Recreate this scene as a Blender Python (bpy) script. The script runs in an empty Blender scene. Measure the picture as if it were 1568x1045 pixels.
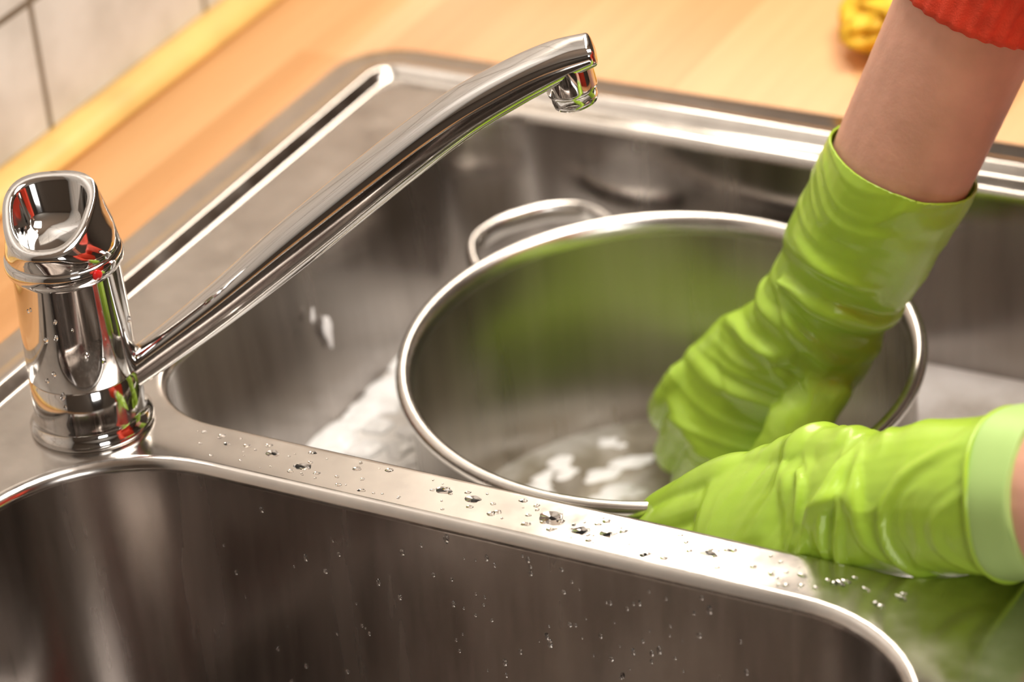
import bpy, bmesh, math, random
from mathutils import Vector, noise, Matrix
V=Vector
random.seed(7)
scene=bpy.context.scene
COL=bpy.context.collection
scene.view_settings.view_transform='Standard'
scene.view_settings.look='None'

# ---------------------------------------------------------------- materials
def newmat(name):
    m=bpy.data.materials.new(name);m.use_nodes=True
    nt=m.node_tree;b=nt.nodes['Principled BSDF']
    return m,nt,b
def coords(nt,scale=(1,1,1),kind='pos'):
    mp=nt.nodes.new('ShaderNodeMapping');mp.inputs['Scale'].default_value=scale
    if kind=='pos':
        g=nt.nodes.new('ShaderNodeNewGeometry');nt.links.new(g.outputs['Position'],mp.inputs['Vector'])
    else:
        g=nt.nodes.new('ShaderNodeTexCoord');nt.links.new(g.outputs['Object'],mp.inputs['Vector'])
    return mp.outputs['Vector']
def noi(nt,vec,scale,detail=3,rough=.5):
    n=nt.nodes.new('ShaderNodeTexNoise');n.inputs['Scale'].default_value=scale
    n.inputs['Detail'].default_value=detail;n.inputs['Roughness'].default_value=rough
    nt.links.new(vec,n.inputs['Vector']);return n.outputs['Fac']
def ramp(nt,fac,stops):
    r=nt.nodes.new('ShaderNodeValToRGB');e=r.color_ramp.elements
    while len(e)<len(stops): e.new(.5)
    for el,(p,c) in zip(e,stops):
        el.position=p;el.color=(*c,1) if len(c)==3 else c
    nt.links.new(fac,r.inputs['Fac']);return r.outputs['Color']
def bump(nt,b,h,strength,dist=.001):
    n=nt.nodes.new('ShaderNodeBump');n.inputs['Strength'].default_value=strength
    n.inputs['Distance'].default_value=dist
    nt.links.new(h,n.inputs['Height']);nt.links.new(n.outputs['Normal'],b.inputs['Normal'])
def mrange(nt,fac,a,b_):
    n=nt.nodes.new('ShaderNodeMapRange');n.inputs['To Min'].default_value=a;n.inputs['To Max'].default_value=b_
    n.inputs['From Min'].default_value=.3;n.inputs['From Max'].default_value=.7
    nt.links.new(fac,n.inputs['Value']);return n.outputs['Result']
def steel(name,col,r0,r1,bs=.15,sc=(1,1,1),dark=.8,kind='pos'):
    m,nt,b=newmat(name)
    b.inputs['Metallic'].default_value=1
    v=coords(nt,sc,kind)
    n1=noi(nt,v,35,4,.6)
    c=ramp(nt,n1,[(.3,tuple(x*dark for x in col)),(.7,col)])
    nt.links.new(c,b.inputs['Base Color'])
    nt.links.new(mrange(nt,n1,r0,r1),b.inputs['Roughness'])
    bump(nt,b,noi(nt,v,14,2,.5),bs,.002)
    return m
def plain(name,col,rough=.5,metal=0,var=.08,vscale=20,bs=0,bscale=60,**kw):
    m,nt,b=newmat(name)
    v=coords(nt)
    c=ramp(nt,noi(nt,v,vscale,3),[(.3,tuple(x*(1-var) for x in col)),(.7,tuple(min(1,x*(1+var)) for x in col))])
    nt.links.new(c,b.inputs['Base Color'])
    b.inputs['Roughness'].default_value=rough;b.inputs['Metallic'].default_value=metal
    if bs: bump(nt,b,noi(nt,v,bscale,3),bs,.001)
    for k,x in kw.items(): b.inputs[k.replace('_',' ')].default_value=x
    return m
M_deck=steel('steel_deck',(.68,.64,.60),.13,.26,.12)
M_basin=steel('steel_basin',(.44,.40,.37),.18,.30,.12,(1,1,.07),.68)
M_pot=steel('steel_pot',(.50,.46,.41),.24,.34,.06,(1,1,.05),.72,'obj')
M_rim=steel('steel_pot_rim',(.80,.77,.73),.2,.28,.05,(1,1,1),.9)
M_chrome=plain('chrome',(.64,.63,.62),.07,1,.02,5)
M_dark=plain('dark_plastic',(.03,.03,.03),.4)
M_glove=plain('green_rubber',(.41,.64,.055),.27,0,.08,25,.12,160,Subsurface_Weight=.1)
M_glove.node_tree.nodes['Principled BSDF'].inputs['Subsurface Radius'].default_value=(.01,.02,.003)
M_glove.node_tree.nodes['Principled BSDF'].inputs['Specular IOR Level'].default_value=.65
M_gin=plain('green_rubber_inside',(.42,.64,.20),.5,0,.06)
M_skin=plain('skin',(.70,.38,.28),.5,0,.12,35,.2,300,Subsurface_Weight=.25)
M_skin.node_tree.nodes['Principled BSDF'].inputs['Subsurface Radius'].default_value=(.02,.008,.004)
M_red=plain('red_knit',(.80,.07,.03),.85,0,.15,120,.5,900)
M_yellow=plain('yellow_cloth',(.9,.55,.03),.6,0,.15,40)
M_denim=plain('denim',(.05,.08,.16),.9)
M_hair=plain('brown_hair',(.08,.04,.02),.5,0,.3,90)
M_ceil=plain('ceiling_paint',(.60,.56,.50),.9,0,.02,3)
M_wall=plain('wall_paint',(.14,.11,.085),.9,0,.03,3)
M_cab=plain('cabinet_wood',(.16,.09,.05),.5,0,.2,8)
M_floor=plain('floor_lino',(.10,.07,.05),.5,0,.2,4)
M_eye=plain('eye_white',(.8,.8,.8),.2)
M_water,nt,b=newmat('water_drop')
b.inputs['Base Color'].default_value=(1,1,1,1);b.inputs['Roughness'].default_value=.0
b.inputs['Transmission Weight'].default_value=1;b.inputs['IOR'].default_value=1.33
bump(nt,b,noi(nt,coords(nt),200,1),.02)
def suds(name,stops,scale,rough=.25):
    m,nt,b=newmat(name);v=coords(nt)
    n=noi(nt,v,scale,5,.6)
    nt.links.new(ramp(nt,n,stops),b.inputs['Base Color'])
    b.inputs['Roughness'].default_value=rough
    bump(nt,b,noi(nt,v,120,3),.3,.002);return m
M_dish=suds('dishwater_suds',[(.34,(.50,.46,.41)),(.46,(.75,.72,.68)),(.58,(.93,.92,.90))],9,.3)
M_potw=suds('pot_water_suds',[(.35,(.28,.24,.18)),(.48,(.48,.43,.34)),(.6,(.78,.75,.69))],16,.15)
M_foam=suds('foam',[(.38,(.85,.85,.84)),(.6,(.97,.97,.97))],60)
M_wood,nt,b=newmat('beech_worktop')
g=nt.nodes.new('ShaderNodeNewGeometry');s=nt.nodes.new('ShaderNodeSeparateXYZ');c=nt.nodes.new('ShaderNodeCombineXYZ')
nt.links.new(g.outputs['Position'],s.inputs[0]);nt.links.new(s.outputs['Y'],c.inputs['X']);nt.links.new(s.outputs['X'],c.inputs['Y'])
br=nt.nodes.new('ShaderNodeTexBrick');nt.links.new(c.outputs[0],br.inputs['Vector'])
br.inputs['Scale'].default_value=1;br.inputs['Brick Width'].default_value=.42;br.inputs['Row Height'].default_value=.048
br.inputs['Mortar Size'].default_value=.0;br.offset=.37
br.inputs['Color1'].default_value=(.80,.46,.21,1);br.inputs['Color2'].default_value=(.62,.30,.11,1)
gr=noi(nt,coords(nt,(60,4,60)),1.5,4)
mx=nt.nodes.new('ShaderNodeMix');mx.data_type='RGBA';mx.blend_type='MULTIPLY';mx.inputs['Factor'].default_value=.6
nt.links.new(br.outputs['Color'],mx.inputs['A']);nt.links.new(ramp(nt,gr,[(.3,(.85,.8,.75)),(.7,(1,1,1))]),mx.inputs['B'])
nt.links.new(mx.outputs['Result'],b.inputs['Base Color']);b.inputs['Roughness'].default_value=.38
M_trim=plain('pine_trim',(.80,.52,.17),.4,0,.2,14)
M_tile,nt,b=newmat('wall_tiles')
g=nt.nodes.new('ShaderNodeNewGeometry');s=nt.nodes.new('ShaderNodeSeparateXYZ');c=nt.nodes.new('ShaderNodeCombineXYZ')
ay=nt.nodes.new('ShaderNodeMath');ay.operation='ADD';ay.inputs[1].default_value=-.108+.165*20
az=nt.nodes.new('ShaderNodeMath');az.operation='ADD';az.inputs[1].default_value=-.090+.165*20
nt.links.new(g.outputs['Position'],s.inputs[0]);nt.links.new(s.outputs['Y'],ay.inputs[0]);nt.links.new(s.outputs['Z'],az.inputs[0])
nt.links.new(ay.outputs[0],c.inputs['X']);nt.links.new(az.outputs[0],c.inputs['Y'])
br=nt.nodes.new('ShaderNodeTexBrick');nt.links.new(c.outputs[0],br.inputs['Vector']);br.offset=0
br.inputs['Scale'].default_value=1;br.inputs['Brick Width'].default_value=.165;br.inputs['Row Height'].default_value=.165
br.inputs['Mortar Size'].default_value=.0024;br.inputs['Mortar Smooth'].default_value=.1
br.inputs['Color1'].default_value=(.74,.74,.71,1);br.inputs['Color2'].default_value=(.70,.70,.67,1);br.inputs['Mortar'].default_value=(.20,.17,.13,1)
mx=nt.nodes.new('ShaderNodeMix');mx.data_type='RGBA';mx.blend_type='MULTIPLY';mx.inputs['Factor'].default_value=1
nt.links.new(br.outputs['Color'],mx.inputs['A']);nt.links.new(ramp(nt,noi(nt,coords(nt),25,4),[(.3,(.80,.79,.77)),(.6,(1,1,1))]),mx.inputs['B'])
nt.links.new(mx.outputs['Result'],b.inputs['Base Color']);b.inputs['Roughness'].default_value=.3

# ---------------------------------------------------------------- mesh helpers
def obj(name,bm,mats,parent=None,smooth=True,recalc=True):
    if recalc: bmesh.ops.recalc_face_normals(bm,faces=bm.faces[:])
    me=bpy.data.meshes.new(name);bm.to_mesh(me);bm.free()
    for m in (mats if isinstance(mats,(list,tuple)) else [mats]): me.materials.append(m)
    if smooth is True:
        for p in me.polygons:p.use_smooth=True
    o=bpy.data.objects.new(name,me);COL.objects.link(o)
    if parent:o.parent=parent
    return o
def empty(name):
    e=bpy.data.objects.new(name,None);COL.objects.link(e);e.empty_display_size=.05;return e
def box(bm,x0,x1,y0,y1,z0,z1,bev=0):
    r=bmesh.ops.create_cube(bm,size=1)
    for v in r['verts']:
        v.co=V(((x0+x1)/2+v.co.x*(x1-x0),(y0+y1)/2+v.co.y*(y1-y0),(z0+z1)/2+v.co.z*(z1-z0)))
    if bev:
        es=list({e for v in r['verts'] for e in v.link_edges})
        bmesh.ops.bevel(bm,geom=es,offset=bev,segments=2,affect='EDGES')
def ring(bm,pts): return [bm.verts.new(p) for p in pts]
def bridge(bm,a,b,mi=0,smooth=True):
    n=len(a)
    for i in range(n):
        f=bm.faces.new((a[i],a[(i+1)%n],b[(i+1)%n],b[i]));f.material_index=mi;f.smooth=smooth
def lathe(bm,prof,cx=0,cy=0,n=64,mi=0,close0=True,close1=True,mif=None):
    prev=None;first=None
    for k,(r,z) in enumerate(prof):
        cur=ring(bm,[(cx+r*math.cos(2*math.pi*i/n),cy+r*math.sin(2*math.pi*i/n),z) for i in range(n)])
        if prev:bridge(bm,prev,cur,mif(k) if mif else mi)
        else:first=cur
        prev=cur
    if close0:f=bm.faces.new(first);f.material_index=mi
    if close1:f=bm.faces.new(prev);f.material_index=mi
def cr(p,t):
    n=len(p);i=min(int(t),n-2);u=t-i
    g=lambda k:p[max(0,min(n-1,k))]
    a,b_,c_,d=g(i-1),g(i),g(i+1),g(i+2)
    if i-1<0:a=b_*2-c_
    if i+2>n-1:d=c_*2-b_
    return .5*((2*b_)+(c_-a)*u+(2*a-5*b_+4*c_-d)*u*u+(-a+3*b_-3*c_+d)*u**3)
def sweep(bm,pts,rad,ref=(0,0,1),n=20,sub=6,cap=(True,True),power=2.0,mi=0,rfun=None,capsc=1.0):
    P=[V(p) for p in pts];R=[V((r,r,0)) if not hasattr(r,'__len__') else V((r[0],r[1],0)) for r in rad]
    ref=V(ref);T=(len(P)-1)*sub;rings=[]
    samples=[]
    for k in range(T+1):
        t=k/sub;c=cr(P,t);r=cr(R,t)
        e=1e-3;tg=(cr(P,min(t+e,len(P)-1))-cr(P,max(t-e,0))).normalized()
        samples.append((c,r,tg,t))
    def mk(c,r,tg,t,s=1):
        sd=(ref-tg*ref.dot(tg)).normalized();up=tg.cross(sd)
        out=[]
        for i in range(n):
            a=2*math.pi*i/n;ca,sa=math.cos(a),math.sin(a)
            x=math.copysign(abs(ca)**(2/power),ca);y=math.copysign(abs(sa)**(2/power),sa)
            k=rfun(t,a) if rfun else 1
            out.append(c+sd*(x*r.x*s*k)+up*(y*r.y*s*k))
        return ring(bm,out)
    if cap[0]:
        c,r,tg,t=samples[0];m=min(r.x,r.y)*capsc;p=bm.verts.new(c-tg*m)
        for q in (75,50,25):
            a=math.radians(q);rings.append(mk(c-tg*m*math.sin(a),r,tg,t,math.cos(a)))
        for i in range(n): bm.faces.new((p,rings[0][(i+1)%n],rings[0][i])).material_index=mi
    for s_ in samples: rings.append(mk(*s_))
    if cap[1]:
        c,r,tg,t=samples[-1];m=min(r.x,r.y)*capsc
        for q in (25,50,75):
            a=math.radians(q);rings.append(mk(c+tg*m*math.sin(a),r,tg,t,math.cos(a)))
        p=bm.verts.new(c+tg*m)
        for i in range(n): bm.faces.new((p,rings[-1][i],rings[-1][(i+1)%n])).material_index=mi
    for a,b_ in zip(rings,rings[1:]): bridge(bm,a,b_,mi)
    return rings
def rrect(x0,x1,y0,y1,r,z,nc=14):
    out=[]
    for cx,cy,a0 in ((x1-r,y1-r,0),(x0+r,y1-r,90),(x0+r,y0+r,180),(x1-r,y0+r,270)):
        for k in range(nc+1):
            a=math.radians(a0+90*k/nc);out.append((cx+r*math.cos(a),cy+r*math.sin(a),z))
    return out
def voxel(bm,size,smooth=6,name='tmp'):
    o=obj(name,bm,[]);m=o.modifiers.new('r','REMESH');m.mode='VOXEL';m.voxel_size=size
    if smooth:
        s=o.modifiers.new('s','SMOOTH');s.factor=.5;s.iterations=smooth
    dg=bpy.context.evaluated_depsgraph_get();me=bpy.data.meshes.new_from_object(o.evaluated_get(dg))
    bpy.data.objects.remove(o)
    b2=bmesh.new();b2.from_mesh(me);bpy.data.meshes.remove(me);return b2
def loop_edges(bm,vs):
    return [bm.edges.get((vs[i],vs[(i+1)%len(vs)])) or bm.edges.new((vs[i],vs[(i+1)%len(vs)])) for i in range(len(vs))]

# ---------------------------------------------------------------- room
bm=bmesh.new();box(bm,-.46,-.36,-2.4,2.0,-.9,1.6);obj('wall_left',bm,M_tile,smooth=False)
bm=bmesh.new();box(bm,-.46,2.8,2.0,2.1,-.9,1.6);obj('wall_far',bm,M_wall,smooth=False)
bm=bmesh.new();box(bm,2.7,2.8,-2.4,2.0,-.9,1.6);obj('wall_right',bm,M_wall,smooth=False)
bm=bmesh.new();box(bm,-.46,2.8,-2.5,-2.4,-.9,1.6);obj('wall_back',bm,M_wall,smooth=False)
bm=bmesh.new();box(bm,-.46,2.8,-2.5,2.1,-1.0,-.9);obj('floor',bm,M_floor,smooth=False)
bm=bmesh.new();box(bm,-.46,2.8,-2.5,2.1,1.6,1.7);obj('ceiling',bm,M_ceil,smooth=False)
bm=bmesh.new()
prof=[(-.36,-.002),(-.36,.010)]+[(-.358+.021*math.sin(math.radians(a)),-.002+.012*math.cos(math.radians(a))) for a in range(10,91,16)]
a=ring(bm,[(x,-2.39,z) for x,z in prof]);b_=ring(bm,[(x,1.99,z) for x,z in prof])
bridge(bm,a,b_);bm.faces.new(a);bm.faces.new(b_)
obj('trim_1',bm,M_trim,smooth=False)

# ---------------------------------------------------------------- worktop and cabinet
cnt=empty('kitchen_counter')
X1=.47
bm=bmesh.new()
o_=ring(bm,[(-.359,-2.0,-.002),(X1,-2.0,-.002),(X1,1.99,-.002),(-.359,1.99,-.002)])
i_=ring(bm,[(-.243,-.61,-.002),(.39,-.61,-.002),(.39,.272,-.002),(-.243,.272,-.002)])
o2=ring(bm,[v.co-V((0,0,.036)) for v in o_]);i2=ring(bm,[v.co-V((0,0,.036)) for v in i_])
bridge(bm,o_,i_);bridge(bm,i_,i2);bridge(bm,i2,o2);bridge(bm,o2,o_)
obj('worktop',bm,M_wood,cnt,smooth=False)
bm=bmesh.new()
box(bm,.42,.44,-2.0,1.99,-.80,-.038);box(bm,-.35,.42,-2.0,-1.98,-.9,-.038);box(bm,-.35,.42,1.97,1.99,-.9,-.038);box(bm,.36,.38,-2,1.99,-.9,-.8)
obj('cabinet',bm,M_cab,cnt,smooth=False)

# ---------------------------------------------------------------- sink
bm=bmesh.new()
ox0,ox1,oy0,oy1=-.253,.400,-.620,.282
prev=None
for ins,z in [(0,-.0015),(.0006,.0008),(.0025,.0018),(.017,.0021),(.019,.0026),(.0275,.0062),(.0300,.0067),(.0325,.0062),(.0360,.0014),(.0385,.0)]:
    cur=ring(bm,rrect(ox0+ins,ox1-ins,oy0+ins,oy1-ins,.038-ins*.7,z))
    if prev:bridge(bm,prev,cur,0)
    prev=cur
deck_outer=prev
def basin(x0,x1,y0,y1,r,depth,draft=.010,rf=.006,rb=.035):
    prof=[(0,0)]
    for a in (15,30,45,60,75,90):
        q=math.radians(a);prof.append((rf*math.sin(q),-rf*(1-math.cos(q))))
    z1=-(depth-rb)
    for k in range(1,5): prof.append((rf+draft*k/4,-rf+(z1+rf)*k/4))
    for a in range(10,91,10):
        q=math.radians(a);prof.append((rf+draft+rb*(1-math.cos(q)),z1-rb*math.sin(q)))
    prv=None;first=None
    for k,(ins,z) in enumerate(prof):
        cur=ring(bm,rrect(x0+ins,x1-ins,y0+ins,y1-ins,max(r-ins,.012),z))
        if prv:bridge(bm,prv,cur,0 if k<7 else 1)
        else:first=cur
        prv=cur
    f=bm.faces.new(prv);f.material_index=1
    return first
b1=basin(-.163,.315,-.125,.235,.060,.195)
b2=basin(-.172,.312,-.520,-.152,.085,.165)
es=loop_edges(bm,deck_outer)+loop_edges(bm,b1)+loop_edges(bm,b2)
r=bmesh.ops.triangle_fill(bm,use_beauty=True,use_dissolve=False,edges=es)
for f in r['geom']:
    if isinstance(f,bmesh.types.BMFace): f.smooth=False;f.material_index=0
lathe(bm,[(.045,-.1645),(.043,-.1625),(.036,-.1640),(.034,-.1645),(.012,-.1640),(.01,-.160),(.004,-.159)],.05,-.34,40,0)
bmesh.ops.recalc_face_normals(bm,faces=bm.faces[:])
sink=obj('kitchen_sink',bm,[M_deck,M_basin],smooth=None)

PC=V((.040,.082,0));PR=.1335;H=.150;PZ=-.190
# dishwater : a sheet surrounding the pot
bm=bmesh.new()
WZ=-.112
vs=ring(bm,rrect(-.150,.302,-.112,.222,.047,WZ))
hc=PC+V((.5168,-.8561,0))*.004
hv=ring(bm,[(hc.x+(PR+.0006)*math.cos(2*math.pi*i/96),hc.y+(PR+.0006)*math.sin(2*math.pi*i/96),WZ) for i in range(96)])
bmesh.ops.triangle_fill(bm,use_beauty=True,use_dissolve=False,edges=loop_edges(bm,vs)+loop_edges(bm,hv))
obj('dishwater',bm,M_dish,smooth=False)
bm=bmesh.new()
def blob(bm,c,r,n,h=.3,seed=0,ax=None,el=1,irr=.18):
    c=V(c);n=V(n).normalized();u=(V(ax) if ax else n.orthogonal());u=(u-n*u.dot(n)).normalized();w=n.cross(u)
    N=16;R=[]
    top=bm.verts.new(c+n*(h*r))
    for k,(q,) in enumerate([(25,),(50,),(72,),(90,)]):
        a=math.radians(q)
        R.append(ring(bm,[c+n*(h*r*math.cos(a))+(u*math.cos(t)*el+w*math.sin(t))*(r*math.sin(a)*(1+irr*noise.noise(V((math.cos(t)*1.3+seed,math.sin(t)*1.3,seed*1.7))))) for t in [2*math.pi*i/N for i in range(N)]]))
    for i in range(N): bm.faces.new((top,R[0][i],R[0][(i+1)%N]))
    for a,b_ in zip(R,R[1:]): bridge(bm,a,b_)
    bm.faces.new(R[-1])
blob(bm,(-.1515,.057,-.055),.0042,(1,0,.05),.25,1,(0,0,1),2.6,.7)
blob(bm,(-.1500,-.012,-.095),.0048,(1,0,.05),.25,2,(0,.3,1),2.4,.7)
blob(bm,(-.1515,.045,-.040),.0020,(1,0,.05),.25,3,(0,.2,1),2,.6)
for i in range(130):
    a=random.uniform(math.pi*.75,math.pi*1.45);q_=random.uniform(.003,.009);rr_=PR+q_*1.3+random.uniform(.001,.030)
    x,y=hc.x+rr_*math.cos(a),hc.y+rr_*math.sin(a)
    if x<-.142 or y<-.106: continue
    blob(bm,(x,y,WZ),q_,(0,0,1),.35,i,(1,0,0),1,.4)
for i in range(80):
    blob(bm,(random.gauss(-.141,.004),random.uniform(-.06,.20),WZ),random.uniform(.004,.012),(0,0,1),.35,i,(0,1,0),1.4,.5)
for i in range(70):
    blob(bm,(random.uniform(.19,.295),random.uniform(.13,.215),WZ),random.uniform(.003,.009),(0,0,1),.3,i,(1,0,0),1,.4)
obj('soap_foam',bm,M_foam)

# ---------------------------------------------------------------- pot
bm=bmesh.new()
prof=[(.0,.0),(PR-.012,.0),(PR-.005,.002),(PR-.001,.008),(PR,.016),(PR,H-.009),(PR+.0035,H-.0065),(PR+.0055,H-.004),(PR+.0060,H-.001),(PR+.0050,H+.0015),(PR+.0025,H+.0025),(PR-.0005,H+.0015),(PR-.0025,H-.002),(PR-.0035,H-.008),(PR-.0035,.02),(PR-.006,.010),(PR-.014,.005),(0,.005)]
prof=[(max(r_,.0005),z) for r_,z in prof]
lathe(bm,prof,0,0,96,mif=lambda k:1 if 6<=k<=13 else 0)
for ang in (141,-39):
    a=math.radians(ang);d=V((math.cos(a),math.sin(a),0));t=V((-d.y,d.x,0))
    z=H-.022
    pts=[]
    for s_,o2_ in ((-.040,-.0035),(-.043,.018),(-.036,.040),(-.018,.050),(0,.052),(.018,.050),(.036,.040),(.043,.018),(.040,-.0035)):
        pts.append(d*(PR+o2_)+t*s_+V((0,0,z+max(0,o2_)*.12)))
    sweep(bm,pts,[(.0068,.0036)]*9,(0,0,1),14,5,(False,False),mi=1)
pot=obj('cooking_pot',bm,[M_pot,M_rim])
ax=V((.8561,.5168,0))
pot.matrix_world=Matrix.Translation((PC.x,PC.y,PZ))@Matrix.Rotation(math.radians(3.0),4,ax)
bm=bmesh.new()
lathe(bm,[(.0005,.022),(PR-.0045,.022),(PR-.0045,.012),(.0005,.012)],0,0,64)
for i in range(46):   # suds drifting on the water in the pot
    a=random.uniform(2.2,5.2);rr_=random.uniform(.05,.118)
    blob(bm,(rr_*math.cos(a),rr_*math.sin(a),.0218),random.uniform(.002,.008),(0,0,1),.25,i,(-math.sin(a),math.cos(a),0),1.6,.5)
for f in bm.faces:
    if max(v.co.z for v in f.verts)>.02205: f.material_index=1
w=obj('pot_water',bm,[M_potw,M_foam],smooth=True);w.matrix_world=Matrix.Translation((PC.x,PC.y,PZ))@Matrix.Rotation(math.radians(1.0),4,ax)

# ---------------------------------------------------------------- faucet
fc=empty('kitchen_faucet')
BX,BY=-.162,-.141
bm=bmesh.new()
lathe(bm,[(.0305,.0),(.0310,.0015),(.0308,.0035),(.0290,.0055),(.0280,.0075),(.0276,.010),(.0274,.0300),(.0266,.0308),(.0266,.0316),(.0274,.0324),(.0270,.060),(.0262,.088),(.0262,.0895),(.0285,.0910),(.0292,.0935),(.0288,.0970),(.0275,.0985)],BX,BY,72)
obj('body',bm,M_chrome,fc)
fh=V((.45,-.89,0));fh.normalize()
sd=V((-fh.y,fh.x,0))
CX=V((BX,BY,0))
def outline(w,l,ztop,tilt,shape=1.0,off=0,n=48,sx=0):
    out=[]
    for i in range(n):
        a=2*math.pi*i/n
        x=math.copysign(abs(math.cos(a))**.72,math.cos(a))*w
        y=math.copysign(abs(math.sin(a))**.78,math.sin(a))*l
        x*=1-shape*.38*((y/l)+1)/2
        p=CX+sd*(x+sx)+fh*(y+off);p.z=ztop-tilt*(y+off)
        out.append(p)
    return out
bm=bmesh.new()
circ=lambda r_,z:[CX+sd*(r_*math.cos(2*math.pi*i/48))+fh*(r_*math.sin(2*math.pi*i/48))+V((0,0,z)) for i in range(48)]
R=[ring(bm,circ(.0275,.0980)),ring(bm,circ(.0280,.0995)),
   ring(bm,outline(.0275,.0280,.1055,.08,.35,sx=-.001)),
   ring(bm,outline(.0272,.0290,.1125,.22,.75,sx=-.003)),
   ring(bm,outline(.0268,.0290,.1165,.30,.85,sx=-.004)),
   ring(bm,outline(.0258,.0280,.1180,.30,.9,sx=-.004)),
   ring(bm,outline(.0215,.0238,.1182,.30,.9,sx=-.004)),
   ring(bm,outline(.0206,.0226,.1165,.30,.9,sx=-.004)),
   ring(bm,outline(.0185,.0200,.1060,.15,.9,sx=-.003)),
   ring(bm,outline(.0140,.0150,.1020,.05,.8,sx=-.003))]
for a,b_ in zip(R,R[1:]): bridge(bm,a,b_)
bm.faces.new(R[0]);bm.faces.new(R[-1])
obj('lever_cap',bm,M_chrome,fc)
bm=bmesh.new();blob(bm,V((BX,BY,.0945))+V((.93,-.36,0)).normalized()*.029,.0028,(.93,-.36,0),.4)
obj('hot_mark',bm,plain('red_enamel',(.7,.02,.02),.2),fc)
dd=V((.831,.553,0))
def sp(s_,z): return V((BX,BY,0))+dd*s_+V((0,0,z))
bm=bmesh.new()
pts=[sp(.012,.020),sp(.0345,.033),sp(.072,.0576),sp(.114,.0877),sp(.163,.1222),sp(.1966,.144),sp(.223,.157),sp(.246,.1660),sp(.2635,.1705)]
rad=[(.0085,.0085),(.0085,.0085),(.0105,.0098),(.0125,.0112),(.0135,.0110),(.0135,.0105),(.0128,.0098),(.0125,.0085),(.0118,.0060)]
side=V((-dd.y,dd.x,0))
sweep(bm,pts,rad,side,40,8,(False,True),3.0,capsc=.35)
hp=[(.0005,.0),(.0090,.0),(.0108,.0006),(.0112,.0030),(.0112,.0065),(.0122,.0075),(.0125,.0095),(.0122,.0260),(.0112,.0290),(.0085,.0300),(.0005,.0305)]
b3=bmesh.new();lathe(b3,hp,0,0,48,0)
Mx=Matrix.Translation(sp(.2545,.1435))@Matrix.Rotation(math.radians(-10),4,side)
bmesh.ops.transform(b3,matrix=Mx,verts=b3.verts[:])
me=bpy.data.meshes.new('t');b3.to_mesh(me);b3.free();bm.from_mesh(me)
obj('spout',bm,M_chrome,fc)
bm=bmesh.new();lathe(bm,[(.0005,.0015),(.0082,.0015),(.0082,-.0008),(.0005,-.0008)],0,0,32)
bmesh.ops.transform(bm,matrix=Mx,verts=bm.verts[:]);obj('aerator',bm,M_dark,fc)

# ---------------------------------------------------------------- gloves
FRONT=V((.446,-.739,.505))
def add_folds(b2,folds,A,B,seed,base=.2,freq=30,amp=.0046):
    b2.normal_update()
    A=V(A).normalized();B=V(B);B=(B-A*B.dot(A)).normalized();C=A.cross(B)
    D=(A*.85+B*.5).normalized()
    for v in b2.verts:
        p=v.co
        wq=V((noise.noise(p*14+V((seed,0,0))),noise.noise(p*14+V((0,seed,0))),0))*.9
        q=V((p.dot(D)*freq,p.dot(B)*freq*.3,p.dot(C)*freq*.35))+V((seed,0,0))+wq
        nz=noise.noise(q)
        ridge=1-min(1,abs(nz)*3.2);ridge=ridge*ridge*(3-2*ridge)-.35
        q2=q*2.3+V((5,0,0));r2=1-min(1,abs(noise.noise(q2))*3)
        wsum=base
        for c,rad_,am in folds: wsum+=am*math.exp(-((p-V(c)).length/rad_)**2)
        v.co=p+v.normal*(amp*wsum*(ridge+.3*r2)+noise.noise(p*26+V((seed,seed,0)))*.0022)
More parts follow.
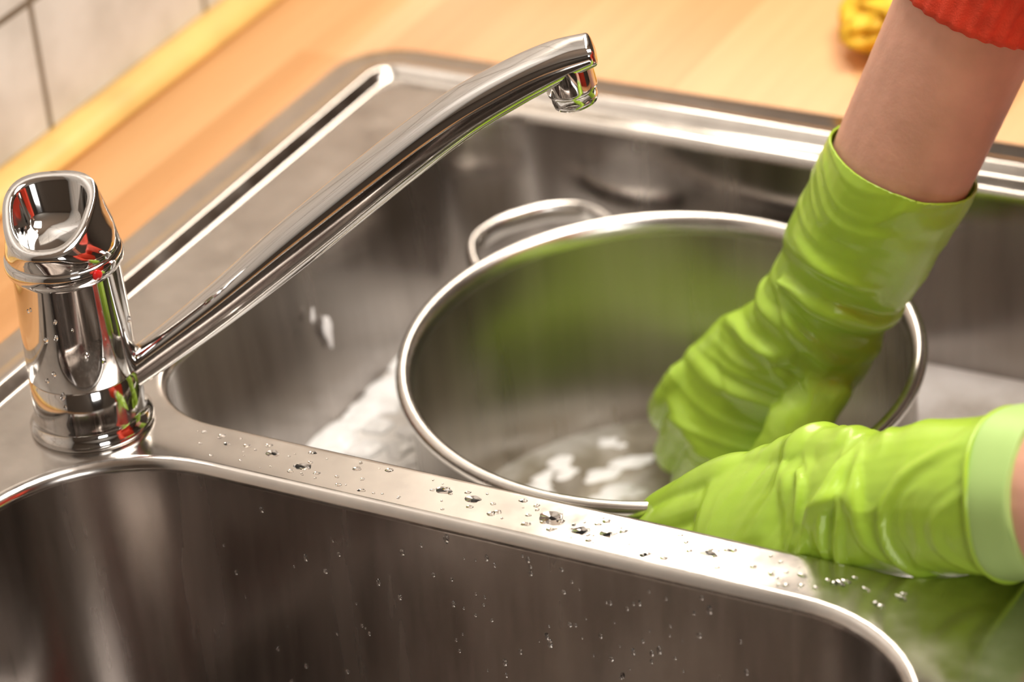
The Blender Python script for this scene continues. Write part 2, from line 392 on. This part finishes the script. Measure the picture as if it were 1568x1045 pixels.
def glove(name,fore,frad,fref,wrist,knuck,S,N,curls,thumb,trad,cutp,cutn,folds,seed,palmr=(.040,.017),conv=1.2,lens=(.072,.080,.075,.060),ow=1.0,rolls=()):
    bm=bmesh.new()
    S=V(S).normalized();N=V(N).normalized();W=V(wrist);K=V(knuck);A=(K-W).normalized()
    S=(S-A*S.dot(A)).normalized();N=(N-A*N.dot(A)-S*N.dot(S)).normalized()
    sweep(bm,fore,frad,fref,32,8)
    for c,axv,Rr,a0,a1,tr,skew in rolls:
        c=V(c);axv=V(axv).normalized();e0=(FRONT-axv*FRONT.dot(axv)).normalized();e1=axv.cross(e0)
        pp=[];rd=[]
        for k in range(7):
            u=k/6;an=math.radians(a0+(a1-a0)*u)
            pp.append(c+(e0*math.cos(an)+e1*math.sin(an))*Rr+axv*(skew*(u-.5)+.004*math.sin(u*6)))
            rd.append(tr*(.35+.65*math.sin(math.pi*min(1,max(0,u)))))
        sweep(bm,pp,rd,axv,12,4)
    sweep(bm,[W-A*.01,W+A*.012,W.lerp(K,.5),K],[(.030,.023),(.034,.021),(palmr[0]+.001,palmr[1]+.002),(palmr[0],palmr[1]-.002)],S,28,6,capsc=.6)
    offs=[.030*ow,.010*ow,-.010*ow,-.029*ow];rr=[.0112,.0115,.0109,.0099];back=[.000,.004,.001,-.007]
    for k in range(4):
        b=K+S*offs[k]+A*(back[k]-.012)
        p=[b];ang=0;sp_=offs[k]*conv
        L=lens[k]
        p.append(b+(A+S*sp_)*.014)
        for seg,cc in zip((.42,.30,.28),curls[k]):
            ang+=math.radians(cc)
            d=(A*math.cos(ang)+N*math.sin(ang)+S*sp_).normalized()
            p.append(p[-1]+d*(L*seg))
        r_=rr[k]
        sweep(bm,p,[r_*1.1,r_*1.16,r_*1.04,r_,r_*.86],S,18,5)
    sweep(bm,[V(t) for t in thumb],trad,S,18,6)
    b2=voxel(bm,.0014,5)
    add_folds(b2,folds,A,S,seed)
    bmesh.ops.bisect_plane(b2,geom=b2.verts[:]+b2.edges[:]+b2.faces[:],plane_co=V(cutp),plane_no=V(cutn),clear_outer=True)
    for f in b2.faces:f.smooth=True
    o=obj(name,b2,[M_glove,M_gin])
    s_=o.modifiers.new('thick','SOLIDIFY');s_.thickness=.0012;s_.offset=-1
    return o
# right hand, reaching down into the pot
C1=V((.164,.119,.066));d1=V((.36,.17,.91)).normalized()
W1=V((.111,.116,-.042));K1=V((.053,.104,-.106))
S1=(.67,-.37,-.64);N1=(.10,.80,-.60)
wa=(-.43,-.03,-.9)
g1=glove('rubber_glove',
  [C1+d1*.03,C1,V((.143,.118,.025)),V((.126,.117,-.010)),W1,V((.088,.112,-.067))],
  [.0395,.0390,.0370,.0335,(.035,.032),(.038,.024)],S1,
  W1,K1,S1,N1,[(30,22,15),(32,22,15),(30,22,15),(28,25,15)],
  [W1+V((.015,-.02,-.015)),V((.112,.075,-.085)),V((.090,.070,-.116)),V((.070,.076,-.140))],[.017,.0145,.0125,.0110],
  C1+d1*.005,d1+V((-.03,0,0)),[((.120,.115,-.015),.030,.9),((.145,.115,.03),.04,.5),((.095,.11,-.06),.035,.8),((.05,.1,-.13),.04,.8)],3.3,lens=(.082,.090,.085,.070),
  rolls=[((.129,.117,.001),wa,.0335,-125,55,.0082,.014),((.121,.116,-.021),wa,.0300,-70,80,.0065,-.016),((.142,.118,.022),wa,.0335,-60,95,.0050,.020),((.106,.114,-.047),(-.67,-.14,-.73),.0270,-60,50,.0060,.014)])
# left hand, reaching down beside the pot
C2=V((.318,-.099,.042));W2=V((.232,-.087,.008));K2=V((.149,-.0735,-.033))
S2=(.1,.75,.6);N2=(.44,.19,-.88)
ca=V((.95,-.12,.25)).normalized()
wb=(-.90,.12,-.40)
g2=glove('rubber_glove.001',
  [C2+ca*.03,C2,V((.275,-.093,.027)),W2,V((.212,-.083,.000))],
  [.0365,.0360,.0350,(.035,.031),(.038,.024)],S2,
  W2,K2,S2,N2,[(8,8,14),(8,10,16),(12,14,18),(16,20,20)],
  [W2+V((-.008,.010,.016)),V((.196,-.062,.009)),V((.166,-.053,-.010)),V((.142,-.046,-.028))],[.018,.0155,.0135,.0115],
  C2+ca*.004,ca,[((.235,-.09,.01),.045,1.0),((.19,-.08,0),.03,.8),((.28,-.09,.03),.03,.5)],8.1,conv=-3.5,palmr=(.037,.017),ow=.88,lens=(.080,.086,.078,.062),
  rolls=[((.250,-.0895,.016),wb,.0310,-80,70,.0060,.020),((.233,-.087,.009),wb,.0300,-60,85,.0065,-.018),((.214,-.083,.001),wb,.0240,-70,55,.0060,.014),((.272,-.092,.026),wb,.0325,-90,10,.0045,-.022)])
bm=bmesh.new()
sweep(bm,[C2-ca*.014,C2-ca*.0125,C2-ca*.008,C2-ca*.002,C2+ca*.0060,C2+ca*.0085,C2+ca*.0075],[.0362,.0384,.0390,.0388,.0386,.0378,.0365],(0,0,1),48,4,(False,False),rfun=lambda t,a:1+.018*math.sin(3*a+t)+.01*math.sin(7*a))
cf=obj('folded_cuff',bm,M_gin);cf.parent=g2
bm=bmesh.new()
u=V((0,0,1));u=(u-ca*u.dot(ca)).normalized();w_=ca.cross(u)
NN=60;pr=None;fr=None
for i in range(NN):
    a=2*math.pi*i/NN;rd=u*math.cos(a)+w_*math.sin(a);c=C2-ca*(.0130+.001*math.sin(4*a))+rd*.0382*(1+.018*math.sin(3*a+0.3))
    cur=ring(bm,[c+rd*(.0014*math.cos(b_))+ca*(.0014*math.sin(b_)) for b_ in [2*math.pi*j/8 for j in range(8)]])
    if pr:bridge(bm,pr,cur)
    else:fr=cur
    pr=cur
bridge(bm,pr,fr);cb=obj('cuff_bead',bm,M_glove);cb.parent=g2

# ---------------------------------------------------------------- person
pe=empty('person')
def person_mesh(name,parts,mat,vox,sm):
    bm=bmesh.new()
    for p in parts: sweep(bm,*p[:2],*(p[2:] if len(p)>2 else ((0,0,1),)))
    b2=voxel(bm,vox,sm);return obj(name,b2,mat,pe)
E1=V((.285,.165,.330));E2=V((.50,-.20,.14))
person_mesh('forearm_right',[([C1-d1*.03,C1,C1+d1*.07,C1+d1*.13],[.033,.0362,.0375,.039],(1,0,0))],M_skin,.003,3)
person_mesh('forearm_left',[([C2-ca*.03,C2,C2+ca*.08,V((.43,-.13,.085))],[.031,.0350,.0355,.037],(0,0,1))],M_skin,.003,3)
TX=.10
SH1=V((.60+TX,.19,.46));SH2=V((.60+TX,-.19,.46))
def rib(t,a): return 1+(.022*math.sin(a*34) if t<1.6 else .0)
st=C1+d1*.098
bm=bmesh.new()
sweep(bm,[st,st+d1*.02,st+d1*.045,st.lerp(E1,.5)+V((-.005,0,0)),E1],[.0425,.0435,.047,.055,.056],(1,0,0),204,6,(False,True),rfun=rib)
sl=obj('sleeve_cuff_right',bm,M_red,pe);sl.modifiers.new('s','SOLIDIFY').thickness=.003
s2=V((.42,-.123,.082))
bm=bmesh.new()
sweep(bm,[s2,s2+ca*.02,s2+ca*.045,s2.lerp(E2,.6),E2],[.0415,.0425,.047,.055,.056],(0,0,1),204,6,(False,True),rfun=rib)
sl=obj('sleeve_cuff_left',bm,M_red,pe);sl.modifiers.new('s','SOLIDIFY').thickness=.003
def T(x,y,z): return V((x+TX,y,z))
person_mesh('sweater',[
 ([T(.68,0,-.10),T(.67,0,.08),T(.63,0,.28),T(.60,0,.42),T(.58,0,.49)],[(.17,.12),(.16,.115),(.19,.12),(.17,.10),(.07,.06)],(0,1,0)),
 ([SH2+V((0,.05,0)),T(.6,0,.47),SH1-V((0,.05,0))],[.065,.07,.065],(0,0,1)),
 ([E1,V((.48,.19,.42)),SH1,T(.62,.1,.44)],[.056,.06,.068,.07],(0,1,0)),
 ([E2,V((.60,-.21,.28)),SH2,T(.62,-.1,.44)],[.056,.06,.068,.07],(0,1,0))],M_red,.008,5)
person_mesh('trousers',[
 ([T(.69,0,0),T(.69,0,-.10),T(.69,.02,-.16)],[(.165,.115),(.17,.12),(.16,.11)],(0,1,0)),
 ([T(.69,.085,-.12),T(.69,.09,-.45),T(.70,.09,-.84)],[.085,.06,.045],(0,1,0)),
 ([T(.69,-.085,-.12),T(.69,-.09,-.45),T(.70,-.09,-.84)],[.085,.06,.045],(0,1,0))],M_denim,.01,4)
person_mesh('shoes',[([T(.72,.09,-.865),T(.56,.10,-.875)],[(.035,.033),(.038,.024)],(0,1,0)),([T(.72,-.09,-.865),T(.56,-.10,-.875)],[(.035,.033),(.038,.024)],(0,1,0))],M_dark,.006,2)
person_mesh('head',[
 ([T(.59,0,.48),T(.56,0,.56)],[.052,.050],(0,1,0)),
 ([T(.515,0,.545),T(.525,0,.60),T(.54,0,.66),T(.55,0,.71)],[(.035,.035),(.062,.072),(.072,.085),(.06,.07)],(0,1,0)),
 ([T(.468,0,.640),T(.445,0,.615)],[.008,.012],(0,1,0)),
 ([T(.54,.074,.63),T(.545,.078,.66)],[.010,.012],(0,1,0)),
 ([T(.54,-.074,.63),T(.545,-.078,.66)],[.010,.012],(0,1,0)),
 ([T(.462,-.018,.583),T(.456,0,.583),T(.462,.018,.583)],[.005,.007,.005],(0,0,1))],M_skin,.004,3)
person_mesh('hair',[([T(.60,0,.58),T(.585,0,.66),T(.545,0,.715),T(.51,0,.74)],[(.06,.05),(.078,.07),(.077,.06),(.05,.02)],(0,1,0)),([T(.66,0,.68),T(.68,0,.68)],[.035,.03],(0,1,0))],M_hair,.006,3)
person_mesh('eyes',[([T(.468,.028,.645),T(.466,.028,.645)],[.010,.010],(0,1,0)),([T(.468,-.028,.645),T(.466,-.028,.645)],[.010,.010],(0,1,0))],M_eye,.003,0)

# ---------------------------------------------------------------- yellow cloth
bm=bmesh.new()
bmesh.ops.create_icosphere(bm,subdivisions=5,radius=1)
for v in bm.verts:
    p=v.co.copy();k=1+.35*noise.noise(p*1.6+V((2,0,0)))+.16*(1-abs(noise.noise(p*3.5))*3)
    v.co=V((.062+p.x*.036*k,.385+p.y*.045*k,.020+p.z*.024*k))
    v.co.z=max(v.co.z,-.001)
obj('yellow_cleaning_cloth',bm,M_yellow)

# ---------------------------------------------------------------- droplets
bm=bmesh.new()
for i in range(120):
    x=random.uniform(-.11,.25);y=random.uniform(-.149,-.127)
    r_=random.choice([.0004,.0006,.0006,.0008,.001,.0013,.0016])
    blob(bm,(x,y,.0001),r_,(0,0,1),.16,i,(1,.3,0),random.uniform(1,1.5),.5)
for x,y,r_,el in ((.094,-.137,.0050,1.4),(.052,-.136,.0030,1.4),(.112,-.141,.0035,1.2),(.125,-.139,.0030,1.5),(.035,-.134,.0028,1.4),(.175,-.137,.0025,1.8),(-.06,-.135,.003,1.2),(-.04,-.140,.003,1.5)):
    blob(bm,(x,y,.00002),r_,(0,0,1),.022,x*90,(1,.1,0),el,.4)
for i in range(10):
    blob(bm,(random.uniform(.18,.27),random.uniform(-.148,-.135) ,.0001),random.uniform(.001,.0020),(0,0,1),.2,i,(1,-.4,0),random.uniform(1,2.4),.6)
for i in range(150):
    x=random.gauss(.11,.06);z=-random.uniform(.008,.115)
    if i%4==0: x=random.uniform(-.08,.22)
    if not -.08<x<.22: continue
    y=-.152-.006-.010*((-z-.006)/.124)
    blob(bm,(x,y-.0001,z),random.choice([.0005,.0006,.0008,.0009,.0011,.0014]),(0,-1,.08),.5,i,(0,0,1),random.uniform(1,2.0))
for i in range(14):
    a=random.uniform(-2.2,.4);z=random.uniform(.012,.08)
    n_=V((math.cos(a),math.sin(a),0));blob(bm,V((BX,BY,z))+n_*.0273,random.uniform(.0006,.0014),n_,.6,i,(0,0,1),1.4)
obj('water_droplets',bm,M_water)

# ---------------------------------------------------------------- lights
def area(name,loc,target,sx,sy,power,col):
    l=bpy.data.lights.new(name,'AREA');l.shape='RECTANGLE';l.size=sx;l.size_y=sy;l.energy=power;l.color=col
    o=bpy.data.objects.new(name,l);COL.objects.link(o);o.location=loc
    o.rotation_euler=(V(target)-V(loc)).to_track_quat('-Z','Y').to_euler();return o
area('ceiling_light',(.55,.2,1.55),(.45,.1,0),.8,.8,33,(1,.93,.85))
area('wall_side_light',(-.25,.6,.62),(-.05,.2,0),.06,.9,3.5,(1,.88,.74))  # unseen narrow warm area light along the tiled wall, no cabinet above it
area('camera_side_light',(2.2,-1.9,.9),(0,0,0),.8,.7,20,(1,.96,.92))  # unseen area light behind and right of the camera, no window built there
w=bpy.data.worlds.new('world');scene.world=w;w.use_nodes=True
w.node_tree.nodes['Background'].inputs[0].default_value=(1,.93,.85,1);w.node_tree.nodes['Background'].inputs[1].default_value=.3

# ---------------------------------------------------------------- camera
cam=bpy.data.cameras.new('camera');co=bpy.data.objects.new('camera',cam);COL.objects.link(co)
cam.sensor_width=36;cam.lens=117.8
Xc=V((.8779,.4710,-.0863));Fc=V((-.44615,.73892,-.50492))
Xc=(Xc-Fc*Xc.dot(Fc)).normalized();Yc=Xc.cross(Fc)*1.0
Rm=Matrix((Xc,Yc,-Fc)).transposed().to_4x4()
co.matrix_world=Matrix.Translation(-Fc*1.7)@Rm
cam.clip_start=.05
cam.dof.use_dof=True;cam.dof.focus_distance=1.59;cam.dof.aperture_fstop=5.0
scene.camera=co
